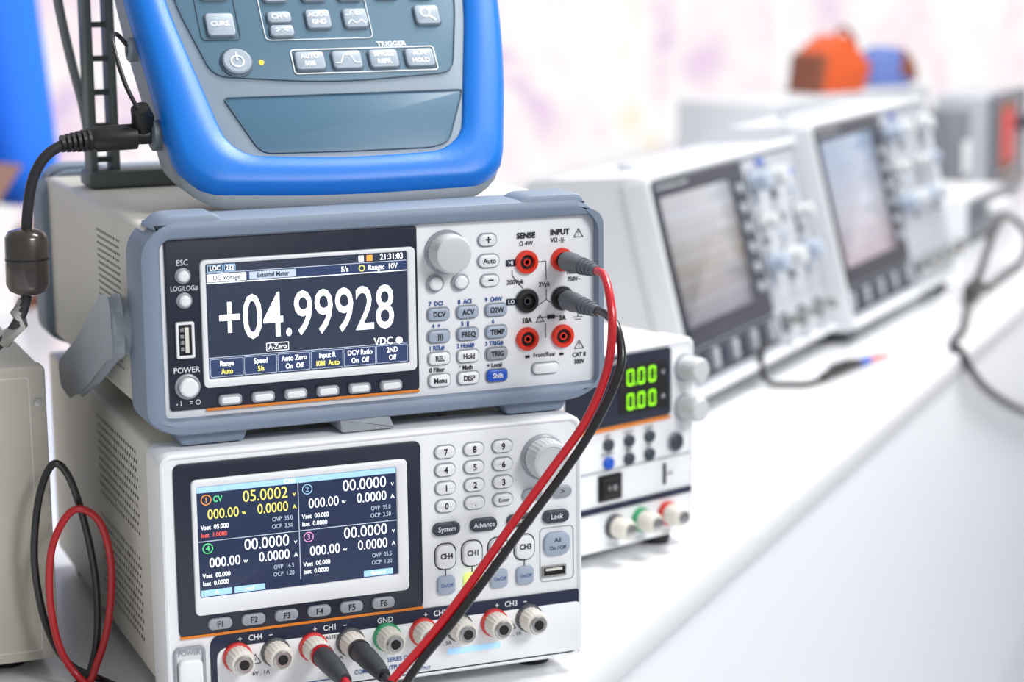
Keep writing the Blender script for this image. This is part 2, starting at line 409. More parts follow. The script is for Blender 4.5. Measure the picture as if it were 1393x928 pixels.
def rbtn(g,x,z,r,m=keyw,h=3): 
    g.lathe('button_rim',x,z,[(r+1.1,.3),(r+1.1,-.6),(r+.3,-.9)],keyfn,32);g.lathe('round_button',x,z,[(r,0),(r,-h+.8),(r-.8,-h),(.1,-h-.2)],m,32)
dm.T('ESC',17,220,3.8,inkw,-.15,.9);rbtn(dm,17,214,2.6)
dm.T('LOG/LOG#',17.5,208,3.3,inkw,-.15,.8);rbtn(dm,17.3,202.4,2.6)
dm.ring('usb_shell',rr(12.6,175.5,21.2,192.5,.8),rr(13.8,176.7,20,191.3,.4),-1.8,.1,keyw,.2)
dm.box('usb_opening',13.4,20.4,-.6,.2,176.2,191.8,hole,.3,.02);dm.box('usb_tongue',16.8,18.6,-1.5,.1,178,190,jackw,.2,.1)
for k in range(4):dm.box('usb_pin',14.6,16.4,-1.2,0,179+3*k,180.6+3*k,metal,.2,.05)
dm.T('POWER',17.2,169.6,3.8,inkw,-.15,.95,b=.05)
dm.lathe('power_button_rim',17.2,162,[(6,.3),(6,-1.2),(5,-1.6),(4.6,-1)],keyfn,36);dm.lathe('power_button',17.2,162,[(4.4,0),(4.4,-4.2),(3.6,-5),(.1,-5.1)],keyw,36)
dm.T('- I    = O',17.5,154,3.6,inkw,-.15,.9)
# right controls
dm.lathe('knob_skirt',146.5,217,[(10.8,1),(10.8,-.6),(10,-1.2)],keyfn,48)
dm.lathe('knob',146.5,217,[(9.8,0),(9.5,-10),(8.8,-11.6),(7.6,-12),(.1,-11.6)],knobm,56,kn=.03)
def key(g,t,x,z,w,h,m,tm,r=2.2,ts=3.6,hh=2.2,b=.03,sx=.85):
    g.ring('key_rim',rr(x-w/2-.7,z-h/2-.7,x+w/2+.7,z+h/2+.7,r+.7,8),rr(x-w/2,z-h/2,x+w/2,z+h/2,r,8),.4,1.1,keyfn,.15)
    g.prism('key_'+t,rr(x-w/2,z-h/2,x+w/2,z+h/2,r,8),-hh+1,1,m,.8)
    if t:g.T(t,x,z,ts,tm,-hh+.8,sx,b=b)
key(dm,'+',168,221.5,9,5.6,keyw,ink,2.8,6,b=.12);key(dm,'Auto',168.5,211.2,10.5,6,keyw,ink,3,3.8);key(dm,'−',169,201.5,9,5.4,keyw,ink,2.7,6,b=.12)
rbtn(dm,140.5,202,3.2);rbtn(dm,153.5,202,3.2);dm.T('Enter',152,208.5,3.4,ink,.6)
kk=[[('DCV',keyg),('ACV',keyg),('Ω2W',keyg)],[('·)))',keyg),('FREQ',keyg),('TEMP',keyg)],[('REL',keyw),('Hold',keyw),('TRIG',keyfn)],[('Menu',keyw),('DISP',keyw),('Shift',keyblue)]]
up=[['7  DCI','8  ACI','9  Ω4W'],['4  +','5  ||','6 '],['1 REL#','2 Hold#','3 TRIG#'],['0 Filter','* Math','+ Local']]
for r in range(4):
    for c in range(3):
        x=142+15*c;z=186.8-10.9*r;t,m=kk[r][c]
        key(dm,t,x,z,10.6,5.8,m,inkw if t=='Shift' else ink,2,3.6,b=.09)
        dm.T(up[r][c],x-1,z+5.1,3.0,inkb if r<3 else ink,.6,.9,b=.08)
# input jacks
JJ=[(188.5,209.3,red),(207.5,209.3,red),(188.5,190,blk),(207.5,190,blk),(188.5,171,red),(207.5,171,red)]
for i,(x,z,m) in enumerate(JJ):
    dm.lathe('input_jack_%d'%i,x,z,[(5.9,1.2),(5.9,-.6),(5.4,-1.4),(3.9,-1.6),(3.5,-.6),(3.4,.6)],m,40)
    dm.lathe('jack_bore_%d'%i,x,z,[(3.5,1),(3.4,.2),(.1,.2)],hole,28)
    dm.lathe('jack_core_%d'%i,x,z,[(1.9,.4),(1.9,-.7),(1.2,-.7),(1.1,.2)],m if m==red else bootd,20)
    if m==blk:dm.lathe('jack_base_%d'%i,x,z,[(6.4,1.2),(6.4,.7),(6.2,.6)],keyfn,40)
dm.T('SENSE',188.5,222.3,3.8,ink,.6,.95,b=.16);dm.T('Ω 4W',188.5,218.4,3.1,ink,.6,.9,b=.04)
dm.T('INPUT',206.5,223,3.8,ink,.6,.95,b=.16);dm.T('VΩ -)|-',205.5,219.2,3.1,ink,.6,.9,b=.04)
def tri(g,x,z,s,y=.6):
    g.line('warning_triangle',[(x-s,z-s*.8),(x+s,z-s*.8),(x,z+s*.9),(x-s,z-s*.8)],.35,ink,y);g.T('!',x,z-.1,s*1.3,ink,y-.1)
tri(dm,216.5,222,2.4);tri(dm,195.5,180.6,2);tri(dm,216.5,166,2.4)
for z,t in ((209.3,'HI'),(190,'LO')):
    dm.box('tag_'+t,177.8,182.6,.5,1.1,z-1.6,z+1.6,navyb,.3,.05);dm.T(t,180.2,z,2.9,inkw,.35,.9,b=.05)
dm.T('200Vpk',182.5,199.7,3.3,ink,.6,.88,b=.05);dm.T('2Vpk',198,197.5,3.3,ink,.6,.88,b=.05)
dm.T('1000V=',214,202.8,3.1,ink,.6,.85,b=.04);dm.T('750V~',214,199.2,3.1,ink,.6,.85,b=.04)
dm.line('print_line_a',[(181,205.5),(181,203),(187,196)],.35,ink,.7);dm.line('print_line_b',[(193,209),(199,209),(199,200)],.35,ink,.7)
dm.line('print_line_c',[(199,195),(199,190),(194,187)],.35,ink,.7);dm.line('print_line_d',[(199,190),(203,187)],.35,ink,.7)
dm.line('print_line_e',[(194,181),(205,181)],.35,ink,.7);dm.line('print_line_f',[(198.5,178),(198.5,171)],.35,ink,.7)
dm.box('fuse_symbol',199.5,203.5,.5,1.1,180,182,ink,.2,.02)
dm.T('10A',188.5,180,3.5,ink,.6,.9,b=.12);dm.T('3A',207.5,180,3.5,ink,.6,.9,b=.12)
dm.line('earth_symbol',[(216,184),(216,180),(213.6,180),(218.4,180)],.35,ink,.7);dm.line('earth_symbol2',[(214.5,178.7),(217.5,178.7)],.35,ink,.7)
dm.T('CAT II',216.5,160.8,3.1,ink,.6,.85,b=.07);dm.T('300V',216.5,157.3,3.1,ink,.6,.85,b=.07)
dm.T('Front/Rear',197.8,162.3,3.2,ink,.6,.85,b=.03);dm.box('switch_print_a',187.5,189.8,.5,1.1,161.3,162.5,ink,.2,.02);dm.box('switch_print_b',205.8,208,.5,1.1,161.3,162.5,ink,.2,.02)
key(dm,'',198,155.6,13.5,5,keyw,ink,2,hh=2.6)

# ============================================================ TEST LEADS
def lead(name,z,cab,path,pin,boot):
    g=G(name)
    x=207.5
    g.cone('probe_plug',[(x,9,z),(x,4,z),(x,3,z),(x,-5,z),(x,-14,z),(x,-28,z),(x,-33,z)],[3.2,3.2,4.9,5.0,3.9,2.9,2.5],boot)
    for k in range(4):
        y=-15-4*k;g.cone('strain_rib',[(x,y,z),(x,y-1.6,z)],[4.4-.3*k,4.2-.3*k],boot)
    g.tube('lead_wire',path,2.1,cab)
    px=pin
    g.cone('banana_plug',[(px,-14,31.5),(px,-17,31.5),(px,-18,31.5),(px,-27,31.5),(px,-40,31.3),(px,-52,30.5)],[2.4,2.4,5.0,5.2,4.6,3.4],bootd)
    g.cone('plug_collar',[(px,-15.2,31.5),(px,-17.6,31.5)],[5.5,5.5],cab if cab is leadr else bootd)
    return g
lead('test_lead',209.3,leadr,[(207.5,-30,209.3),(206.6,-42,208.5),(204.5,-53,202),(203,-60,188),(200,-60,166),(189,-60,143),(171,-60,121),(151,-60,97),(130,-60,71),(111.5,-60,50),(92,-60,31),(80,-64,21),(68,-74,8),(56,-82,2.6),(50,-92,2.6),(60,-98,2.6),(68,-84,12),(71,-68,26),(71.1,-50,30.6)],71.1,bootg)
lead('test_lead',190,leadk,[(207.5,-30,190),(208,-42,189.5),(208,-54,185),(206,-63,170),(197,-63,149),(181,-63,126),(159,-63,100),(138.5,-63,76),(120,-63,55),(103,-63,37),(94,-66,25),(90,-76,8),(86,-90,2.6),(94,-100,2.6),(98,-90,6),(91,-70,26),(89.8,-50,30.6)],89.8,bootg)

# ============================================================ HANDHELD SCOPE (blue)
hs=G('handheld_oscilloscope',(0,30,245),(-35,0,0))
cen=(110,140)
outer=polar(rpoly([(24,20),(36,6),(100,2),(176,3),(190,14),(203,65),(211,112),(215,200),(206,285),(110,292),(18,285),(11,200),(16,112),(20,72)],[10,14,40,16,16,20,20,30,30,40,30,30,20,20]),cen)
inner=polar(rpoly([(50,33),(60,24.5),(110,21),(158,22.5),(170,31),(190,112),(194,200),(187,268),(34,268),(29,200),(34,112)],[8,9,30,9,8,20,30,14,14,30,20]),cen)
def lp(poly,y): return [(a,y,b) for a,b in poly]
def mixp(a,b,t): return [(p[0]*(1-t)+q[0]*t,p[1]*(1-t)+q[1]*t) for p,q in zip(a,b)]
hs.loft('rubber_holster',[lp(offs(outer,1.5),13),lp(offs(outer,.3),11.5),lp(outer,7),lp(offs(outer,.8),3.5),lp(offs(outer,3),.2),lp(offs(outer,6),-1.4),lp(mixp(outer,inner,.6),-1.8),lp(offs(inner,-2),-1),lp(offs(inner,-.6),.4),lp(inner,2),lp(inner,8)],blue,False,False,ang=60)
hs.prism('front_overlay',offs(inner,-.3),1.2,6,hgrey,.2)
body=polar(rpoly([(24,16),(38,1),(100,-3),(172,-2),(188,10),(200,65),(207,112),(211,200),(202,283),(110,288),(20,283),(13,200),(17,112),(21,72)],[10,14,40,16,16,20,20,30,30,40,30,30,20,20]),cen)
def hb(poly,yy,ins,raise_):
    q=offs(poly,ins);return [(a,yy,b+raise_*max(0,1-(b+3)/80)) for a,b in q]
hs.loft('rear_housing',[hb(body,5,6,0),hb(body,6,2,0),hb(body,9,0,0),hb(body,16,0,6),hb(body,28,1,16),hb(body,44,4,30),hb(body,52,9,40)],hside,ang=50)
hs.prism('lower_plate',rpoly([(52.5,57),(66,24.5+.5),(110,24),(153,24),(163,27),(177,57)],[3,6,10,6,5,3]),.7,2,slate2,.15)
hs.prism('key_plate',rpoly([(50,69),(110,63),(174,67),(185,110),(189,200),(184,262),(38,262),(34,200),(38,112)],[8,40,8,12,30,8,8,30,12]),.7,2,slate,.15)
hs.outline('key_plate_line',rpoly([(50,69),(110,63),(174,67),(185,110),(189,200),(184,262),(38,262),(34,200),(38,112)],[8,40,8,12,30,8,8,30,12]),.5,hkeyedge,.5)
hs.outline('lower_plate_line',rpoly([(52.5,57),(66,25),(110,24),(153,24),(163,27),(177,57)],[3,6,10,6,5,3]),.5,hkeyedge,.5)
hs.ring('screen_frame',rr(46,150,178,256,4),rr(52,156,172,250,2),-.6,2,hdark,.5);hs.box('screen',50,174,.3,2,154,252,lcdb,1,.05)
def hk(t,x,z,w=13.5,h=11,t2=None):
    hs.prism('key_recess',rr(x-w/2-.9,z-h/2-.9,x+w/2+.9,z+h/2+.9,2.6),.5,2,hkeyedge,.05)
    hs.prism('key_'+t[:5],rr(x-w/2,z-h/2,x+w/2,z+h/2,2),-1.4,2,hkey,.8)
    if t2: hs.T(t,x,z+2.1,3.5,inkw,-1.5,.95,b=.14);hs.T(t2,x,z-2.1,3.5,inkw,-1.5,.95,b=.14)
    elif t: hs.T(t,x,z,3.9,inkw,-1.5,.95,b=.14)
hk('CURS.',58.5,98,14,13)
hk('CH 4',89,101.5,12,6.5);hk('>  <',89,93.5,12,6.5);hk('CH 3',89,114,12,6.5);hk('AC/DC',109,100,12.5,11,'GND');hk('',128.5,100,12.5,11)
hk('',167,101,13,11);hk('MEM',148,116,12,9);hk('REF',167,116,12,9);hk('CH 2',109,114,12,6.5);hk('CH 1',128,114,12,6.5);hk('MATH',58.5,118,14,10)
hs.line('square_wave_print',[(123.5,101.5),(126,101.5),(126,104),(128.5,104),(128.5,101.5),(131,101.5),(131,104),(133,104)],.6,inkw,-1.55)
hs.line('sine_wave_print',[(124,96.5),(126,98.8),(128.5,96.3),(131,98.8),(133,96.5)],.6,inkw,-1.55)
hs.ring('magnifier_ring',circ(165.8,102,2.8,20),circ(165.8,102,2,20),-1.6,-1.3,inkw,.02);hs.line('magnifier_handle',[(167.8,100),(170.5,97.6)],1.1,inkw,-1.55)
hs.outline('channel_group_line',rpoly([(80,88.5),(136,88.5),(136,122),(80,122)],3),.4,inkw,.5)
hs.outline('cursor_group_line',rr(48,89.5,68,124,2.5),.35,hkeyedge,.5)
hs.outline('trigger_group_line',rr(91,68.5,166.5,83,2),.6,inkw,.5);hs.T('TRIGGER',144.5,84.9,3.6,inkw,.4,1.05,b=.14)
for i,(a,b_) in enumerate((('AUTO','50% '),('',''),('SINGLE','REFR.'),('RUN','HOLD'))): hk(a,100+19.2*i,75.7,15,10.4,b_ if a else None)
hs.line('pulse_print',[(113,73.5),(115.5,73.5),(117.5,78),(121,78),(123,73.5),(125.5,73.5)],.6,inkw,-1.55)
hs.lathe('power_key_rim',63,76.5,[(8.4,1.5),(8.4,.2),(7.6,-.2)],hkeyedge,40);hs.lathe('power_key',63,76.5,[(7.2,1),(7.2,-1),(6.4,-1.6),(.1,-1.6)],hkey,40)
hs.ring('power_symbol',circ(63,76,3.5,28),circ(63,76,2.7,28),-1.9,-1.5,inkw,.02);hs.line('power_symbol_bar',[(63,77),(63,80.6)],.9,inkw,-1.95)
hs.lathe('charge_led',75.5,76.3,[(1.2,1),(1.2,.2),(.1,.1)],ledam,20)
# world-aligned sub frame: kick stand and side sockets
ks=G('stand',(0,-30,-245),(0,0,0),hs);ks.e.matrix_local=Matrix.Rotation(math.radians(35),4,'X')@Matrix.Translation((0,-.03,-.245))
ks.lathe('dc_socket',70,274,[(7.5,34),(7.5,19),(6,18)],hdark,28,ax='x')
ks.lathe('strap_boss',99,314,[(6,30),(6,15.5),(4.6,14.5),(3.4,14.6),(3.2,16)],hside,28,ax='x')
for x0,x1 in ((12,28),(186,202)):
    ks.prism('leg_rail_outer',rr(x0,238,x0+4,425,1.5),192,210,stand,.8,bev1=.8)
    ks.prism('leg_rail_inner',rr(x1-4,238,x1,425,1.5),192,210,stand,.8,bev1=.8)
    for k in range(9):ks.box('leg_rung',x0+2,x1-2,198,204,250+18*k,253+18*k,stand,.8,.4)
ks.box('foot_bar',10,204,188,214,236.8,246,stand,3,1.5)
ks.box('hinge_bar',10,204,184,200,405,420,stand,3,1.5)
ks.tube('cable_guide',[(14,205,262),(13,212,280),(9,214,300),(4,212,325),(0,208,350),(-4,204,390),(2,198,412),(14,192,414)],2.6,hoseg)

# ============================================================ POWER ADAPTER CABLE
pc=G('power_adapter_cable')
pc.cone('plug_barrel',[(20,70,274),(12,70,274),(11,70,274),(-8,69.5,273.5),(-10,69.5,273.5),(-14,69,273)],[4,4,6.2,6.2,5.2,4.4],blk)
for k in range(6): pc.cone('strain_rib',[(-11-2.5*k,69.5,273.3-.25*k),(-12.5-2.5*k,69.4,273.2-.25*k)],[5.6-.3*k,5.6-.3*k],blk)
pc.cone('plug_collar',[(14,70,278),(14,66,283),(12,63,288)],[5,5.5,4.5],blk)
pc.tube('strap_loop',[(12,64,286),(6,66,300),(4,80,318),(9,96,322),(15,99,316)],1.1,blk)
pc.tube('cable',[(-12,69.5,273.2),(-24,69,271.5),(-33,69,266),(-39,69,256),(-42,69,243),(-43.5,70,228),(-44,70,214),(-44.5,70,202),(-48,72,190),(-55,80,178),(-66,95,168),(-76,120,162.5),(-84,160,162),(-90,230,162),(-92,330,162)],2.6,cablek)
pc.cone('ferrite_core',[(-43.3,70,232.5),(-43.3,70,231),(-43.5,70,228),(-43.9,70,206),(-44.1,70,202.5),(-44.2,70,200.5)],[4,8.5,10.2,10.2,8.5,4],ferr)
pc.cone('ferrite_seam',[(-43.7,70,218.6),(-43.7,70,217.6)],[10.35,10.35],blk)
pc.cone('foil_wrap',[(-46,71,198),(-49,72,192),(-47,74,186),(-53,76,181),(-55,79,176)],[2.8,3.8,3.0,3.6,2.6],foil,7)

# ============================================================ LEFT INSTRUMENT CASE
lb=G('instrument_case',(0,100,0))
lb.box('case',-330,-34,2,330,10,159.5,bodyc,2,1.2)
lb.prism('front_frame',rr(-331,9,-33,160.5,3),0,10,bodyc,1)
for x in (-310,-55):
    for y in (30,300):lb.lathe('foot',x,y,[(9,0),(10,10.5)],blk,24,ax='z')
lb.ring('panel_groove',rr(-325,14,-41,155,2),rr(-324.4,14.6,-41.6,154.4,1.6),-.15,.2,bodyw,.01)
for z in (28,142):lb.lathe('front_screw',-37.5,z,[(2,.1),(1.9,-.8),(.1,-1)],metal,16)
for x in (-300,-270):lb.lathe('panel_terminal',x,50,[(7,0),(7,-12),(3,-13)],ringk,28)
lb.lathe('panel_knob',-250,110,[(14,0),(13,-16),(.1,-16.5)],blk,36,kn=.03)
# loop leads
ll=G('patch_lead');ll.tube('wire',[(-10,60,2.2),(-20,78,4),(-30,85,9),(-38,85,22),(-43.5,84,42),(-45.5,84,69),(-41.5,84,98),(-34,84,113.5),(-26.5,84,106),(-20,84,82),(-16,84,54),(-16,84,28),(-20,82,9),(-28,76,2.2),(-60,60,2.2),(-110,40,2.2)],1.9,leadk)
ll=G('patch_lead');ll.tube('wire',[(-14,52,2.2),(-26,70,4),(-36,76,20),(-40,77,46),(-38,77,72),(-30,77,88),(-22,77,91),(-13,77,82),(-9,77,60),(-12,76,32),(-19,74,12),(-28,68,2.2),(-60,50,2.2),(-115,30,2.2)],1.9,leadr)

# ============================================================ SMALL SUPPLY
sp=G('bench_power_supply',(299,169,0),(0,0,19))
X0=-32
sp.box('case',X0+1,77,8,215,11,127,bodyw,3,1)
sp.ring('front_bezel',rr(X0,8,78,128,5,8),rr(X0+3,11,75,125,3,8),-1,22,white,1.6)
sp.prism('front_plate',rr(X0+1,9,77,127,3),0,10,white,.1)
sp.prism('display_panel',rpoly([(X0+4,83),(58,83),(58,124.5),(X0+4,124.5)],3),-1.4,1,navy,.4)
sp.box('orange_stripe',X0+5,57.5,-1.8,0,80.6,82.4,orange,.4,.1)
sp.box('led_window',14,54,-1.8,-1,88.5,118,hole,1,.1)
def seg7(g,x,z,h,m,off):
    w=h*.52;t=h*.11;S=[((0,h),(w,h)),((w,h),(w,h/2)),((w,h/2),(w,0)),((0,0),(w,0)),((0,h/2),(0,0)),((0,h),(0,h/2)),((0,h/2),(w,h/2))]
    for i,(a,b) in enumerate(S):
        A=Vector(a);B=Vector(b);d=(B-A).normalized()*t*.6;A+=d;B-=d
        g.line('segment',[(x+A.x,z+A.y),(x+B.x,z+B.y)],t,off if i==6 else m,-2)
for z in (106,91.5):
    for i in range(3):
        seg7(sp,21+9*i,z,8.6,gled,gdim)
    sp.box('decimal_point',27.2,28.2,-2.05,-1.9,z-.4,z+.7,gled,.2,.02)
    sp.T('A' if z<100 else 'V',50.5,z+4,4,inkw,-2)
sp.T('POWER SUPPLY',6,121,4,inkw,-1.6)
for i,z in enumerate((110,85.5)):
    sp.lathe('knob_skirt',70,z,[(8.6,0),(8.6,-1.5),(7.6,-2)],keyfn,40);sp.lathe('knob',70,z,[(7.6,-1),(7.4,-14),(6.4,-15.4),(.1,-15.6)],knobm,44,kn=.03)
for r in range(2):
    for c in range(3):
        x=6+17*c;z=72-11*r
        sp.lathe('push_button',x,z,[(3.8,0),(3.8,-2.2),(3,-2.8),(.1,-2.9)],[keydark,keyblue][1 if (r==1 and c==0) else 0],28)
        sp.T(('SET','CC/CV','LOCK','OUTPUT','MEM','V/I')[r*3+c],x,z+5.2,2.8,ink,-.3)
sp.lathe('output_button_rim',62,65,[(6.4,0),(6.4,-1.2),(5.2,-1.4)],keyfn,36);sp.lathe('output_button',62,65,[(5,0),(5,-3),(4.2,-3.6),(.1,-3.8)],keydark,36)
sp.prism('navy_band',rr(X0+2,31.5,76,35.5,1),-.8,.4,navyb,.1)
sp.prism('band_side',rr(X0+2,56,76,57,.4),-.5,.4,keyfn,.1)
sp.box('rocker_frame',-2,17,-1.2,.4,38,54,hole,1,.2);sp.box('rocker_switch',0,15,-3.2,0,40,52,blk,1.5,.8);sp.T('I  O',7.5,46,4,inkw,-3.4)
sp.box('slot',52,54.5,-.6,.4,40,53,ink,.4,.05);sp.T('ON',58,46,3,ink,-.3)
for i,(x,m) in enumerate(((11,ringk),(33,ringg),(55,ringr))):
    z=21.5
    sp.lathe('terminal_ring_%d'%i,x,z,[(7.4,0),(7.6,-1.6),(7,-3.6)],m,36)
    sp.lathe('terminal_post_%d'%i,x,z,[(6.4,-1),(6.5,-4),(6.2,-13),(5.4,-14.4),(4.2,-14.6)],jackw,40,kn=.05)
    sp.lathe('terminal_tip_%d'%i,x,z,[(4.2,-13),(4,-16),(3,-16.4),(.1,-16.4)],metal,24)
for x in (X0+14,60):
    for y in (14,195):sp.lathe('foot',x,y,[(8,0),(9,3),(9,11.5)],blk,24,ax='z')

# ============================================================ BENCH OSCILLOSCOPES
def screen_reflection_mat(name,c0,c1,c2):  # emissive gradient paints soft reflections onto the dark screen glass
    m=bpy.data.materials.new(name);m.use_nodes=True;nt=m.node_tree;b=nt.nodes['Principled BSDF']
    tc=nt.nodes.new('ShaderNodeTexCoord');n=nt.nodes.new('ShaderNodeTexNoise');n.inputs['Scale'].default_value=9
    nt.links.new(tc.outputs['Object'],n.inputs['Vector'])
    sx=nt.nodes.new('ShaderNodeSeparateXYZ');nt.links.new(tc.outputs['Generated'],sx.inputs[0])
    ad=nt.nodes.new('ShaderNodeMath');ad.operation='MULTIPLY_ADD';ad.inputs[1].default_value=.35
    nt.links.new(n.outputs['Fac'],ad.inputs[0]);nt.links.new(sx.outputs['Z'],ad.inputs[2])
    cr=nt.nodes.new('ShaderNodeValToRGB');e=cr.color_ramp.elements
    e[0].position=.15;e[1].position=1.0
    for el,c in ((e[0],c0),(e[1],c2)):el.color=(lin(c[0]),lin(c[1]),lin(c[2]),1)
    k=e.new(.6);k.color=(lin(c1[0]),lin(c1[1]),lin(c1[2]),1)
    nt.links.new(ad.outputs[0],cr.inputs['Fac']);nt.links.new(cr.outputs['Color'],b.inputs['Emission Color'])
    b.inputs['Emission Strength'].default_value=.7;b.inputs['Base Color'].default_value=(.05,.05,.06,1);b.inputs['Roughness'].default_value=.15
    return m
sA=screen_reflection_mat('screen_reflection_a',(112,116,134),(164,154,142),(200,202,208))
sB=screen_reflection_mat('screen_reflection_b',(190,166,176),(202,204,214),(164,184,212))
def scope(loc,yaw,w,h,dep,smat,split,lean=14):
    g=G('oscilloscope',loc,(0,0,yaw))
    fr=G('front_face',(0,0,15),(-lean,0,0),g)
    th=math.tan(math.radians(lean));c=math.cos(math.radians(lean))
    zt=15+h*c
    prof=[(2,15),(2+h*c*th,zt),(dep,zt-6),(dep+10,zt-40),(dep+10,22),(dep,15)]
    g.prism('case',rpoly(prof,[3,5,8,14,8,4]),-10,w-6,scope_body,2,ax='x',bev1=2)
    fr.ring('front_bezel',rr(-13,0,w-3,h+4,9,8),rr(-7,6,w-9,h-3,6,8),-5,16,scope_body,3)
    fr.prism('front_plate',rr(-9,3,w-6,h,6),0,12,scope_mid,.2)
    fr.prism('screen_bezel',rr(-7,38,split,h-5,4),-2.5,1,scope_dark,.8)
    fr.ring('screen_rim',rr(3,52,split-36,h-14,3),rr(6,55,split-39,h-17,2),-4,0,scope_dark,.6)
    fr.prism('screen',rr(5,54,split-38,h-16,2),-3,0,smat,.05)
    for k in range(1,8):fr.line('graticule',[(6+(split-46)*k/8,56),(6+(split-46)*k/8,h-18)],.25,lgrey,-3.1)
    for k in range(1,6):fr.line('graticule',[(6,54+(h-70)*k/6),(split-40,54+(h-70)*k/6)],.25,lgrey,-3.1)
    fr.T('DIGITAL STORAGE OSCILLOSCOPE',8,h-9.5,4,inkw,-2.8,1,'LEFT')
    for i in range(6):fr.prism('menu_key_%d'%i,rr(split-27,60+i*17,split-12,68+i*17,3),-5,-1,keyfn,.8)
    fr.prism('bottom_strip',rr(-7,12,split+4,36,3),-1,1,scope_dark,.3)
    for i in range(9):
        x=-2+i*(split+2)/9
        fr.prism('bottom_key_%d'%i,rpoly([(x,17),(x+12,17),(x+15,33),(x+3,33)],2),-4,0,keyfn if i%2==0 else keydark,.8)
    cw=w-split-14;x0=split+10
    fr.outline('vertical_group_line',rr(x0-2,44,x0+cw*.72,h-14,4),.8,keyfn,-.4)
    for r,z in enumerate((h-26,h-62,h-98)):
        for k in range(4):
            x=x0+12+k*cw/4
            if (r+k)%3!=2 or r==2:
                R=9 if r!=1 else 6.5
                fr.lathe('knob_skirt',x,z,[(R+3,.2),(R+3,-1),(R+1.5,-1.4)],keydark,32)
                fr.lathe('knob',x,z,[(R+1.4,0),(R+1.2,-2),(R,-3),(R-.5,-15),(R-1.5,-16.5),(.1,-16.6)],knobm if (k+r)%2 else keyg,32,kn=.03)
            else:
                fr.prism('button',rr(x-6,z-3.5,x+6,z+3.5,2),-4,0,keyblue if r==0 else keydark,.8)
            fr.prism('button',rr(x-5,z-18,x+5,z-13,1.6),-3,0,keydark if (k+r)%2 else keyg,.6)
    fr.prism('indicator',rr(x0+30,h-13,x0+44,h-8,1.5),-3,0,keyblue,.5)
    for k in range(4):
        x=x0+14+k*cw/4
        fr.lathe('bnc_flange',x,26,[(9,0),(9,-2),(7,-2.6)],keydark,28);fr.lathe('bnc_connector',x,26,[(6,-1),(6,-15),(4.8,-16),(4.4,-12),(.1,-12)],metal,28)
    for x in (12,w-36):
        g.box('foot',x,x+26,10,30,0,17,keydark,3,1);g.box('foot',x,x+26,dep-20,dep,0,17,keydark,3,1)
    g.box('handle_bar',w*.2,w*.72,dep*.62,dep*.62+16,zt-7,zt+2,scope_mid,4,2)
    return g
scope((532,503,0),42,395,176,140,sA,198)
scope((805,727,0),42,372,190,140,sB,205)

# probe lying on table + cables
pr=G('oscilloscope_probe')
pr.cone('grip',[(690,585,5),(705,598,5.5),(712,604,6.5),(738,622,6),(752,630,4.5)],[3.5,4.2,5.6,5,3.5],blk)
pr.cone('collar',[(752,630,4.6),(768,640,4.6)],[3.6,3.2],keyblue)
pr.cone('tip',[(768,640,4.6),(800,658,3.6)],[2.6,1.0],ringr)
pr.tube('lead',[(690,585,4.5),(680,580,3.2),(668,578,2.6),(655,584,2.6),(642,588,4),(634,587,14),(637,594,30),(645,600,38)],2.4,blk)
cb=G('instrument_cable')
cb.tube('loop',[(1060,915,8),(1095,945,40),(1145,1000,62),(1205,1060,58),(1240,1078,34),(1215,1050,12),(1145,990,4.2),(1085,930,4.2)],4,cablek)
cb.tube('hanging_lead',[(1050,905,8),(1025,868,6),(985,815,4),(930,738,4),(888,690,4),(872,665,4.5),(868,646,1),(876,648,-12),(930,702,-45),(1010,782,-82),(1105,877,-120),(1200,972,-152),(1300,1072,-180)],3.6,cablek)
cb.cone('strain_boot',[(1075,930,10),(1062,914,10),(1042,892,10),(1022,866,7)],[6,9.5,9.5,5],blk)

# ============================================================ FAR END OF THE TABLE
gd=G('desktop_transformer',(1450,1572,0),(0,0,42))
gd.prism('body',rr(-31,-31,31,31,20,8),6,138,devgrey,6,ax='z',bev1=3);gd.prism('base',rr(-34,-34,34,34,18,8),0,12,keydark,2,ax='z');gd.box('label_plate',-18,18,-32.5,-30,50,96,white,2,.3)
sg=G('signal_generator',(1555,1600,0),(0,0,42))
sg.box('case',0,170,4,90,10,150,scope_mid,5,2);sg.ring('front_bezel',rr(-3,7,173,153,7),rr(3,13,167,147,4),-2,12,devgrey,2)
sg.box('display',10,104,-3,6,44,138,brown,2,.5);sg.box('display_inset',18,96,-3.6,0,56,128,ringr,2,.3)
for k in range(2):sg.lathe('knob',122+28*k,105,[(10,4),(9,-14),(.1,-15)],keydark,32,kn=.03)
for k in range(4):sg.lathe('bnc_connector',26+38*k,28,[(8,4),(8,-12),(.1,-12)],metal,24)
for x in (12,146):sg.box('foot',x,x+14,16,84,0,11,blk,2,1)
fg=G('function_generator',(1270,1240,0),(0,0,42))
fg.box('case',0,190,3,110,6,58,scope_body,4,2);fg.box('front_panel',3,187,-1,5,9,55,devgrey,3,.5);fg.box('display',10,80,-2,0,26,48,keydark,1,.3)
for k in range(4):fg.lathe('knob',98+23*k,36,[(7,0),(6.6,-10),(.1,-10.5)],keyw,28,kn=.03)
for x in (14,160):fg.box('foot',x,x+14,12,100,0,7,blk,2,1)
ab=G('analyzer_case',(1310,1800,0),(0,0,30))
ab.box('case',0,480,4,170,8,138,scope_body,5,2);ab.box('front_panel',5,475,0,8,14,132,scope_mid,3,.6);ab.box('display',18,170,-1.5,4,34,120,scope_dark,2,.5)
for k in range(8):ab.lathe('knob',200+34*k,90,[(10,2),(9.4,-12),(.1,-13)],keyfn,28,kn=.03);ab.lathe('bnc_connector',200+34*k,44,[(7,2),(7,-10),(.1,-10)],metal,20)
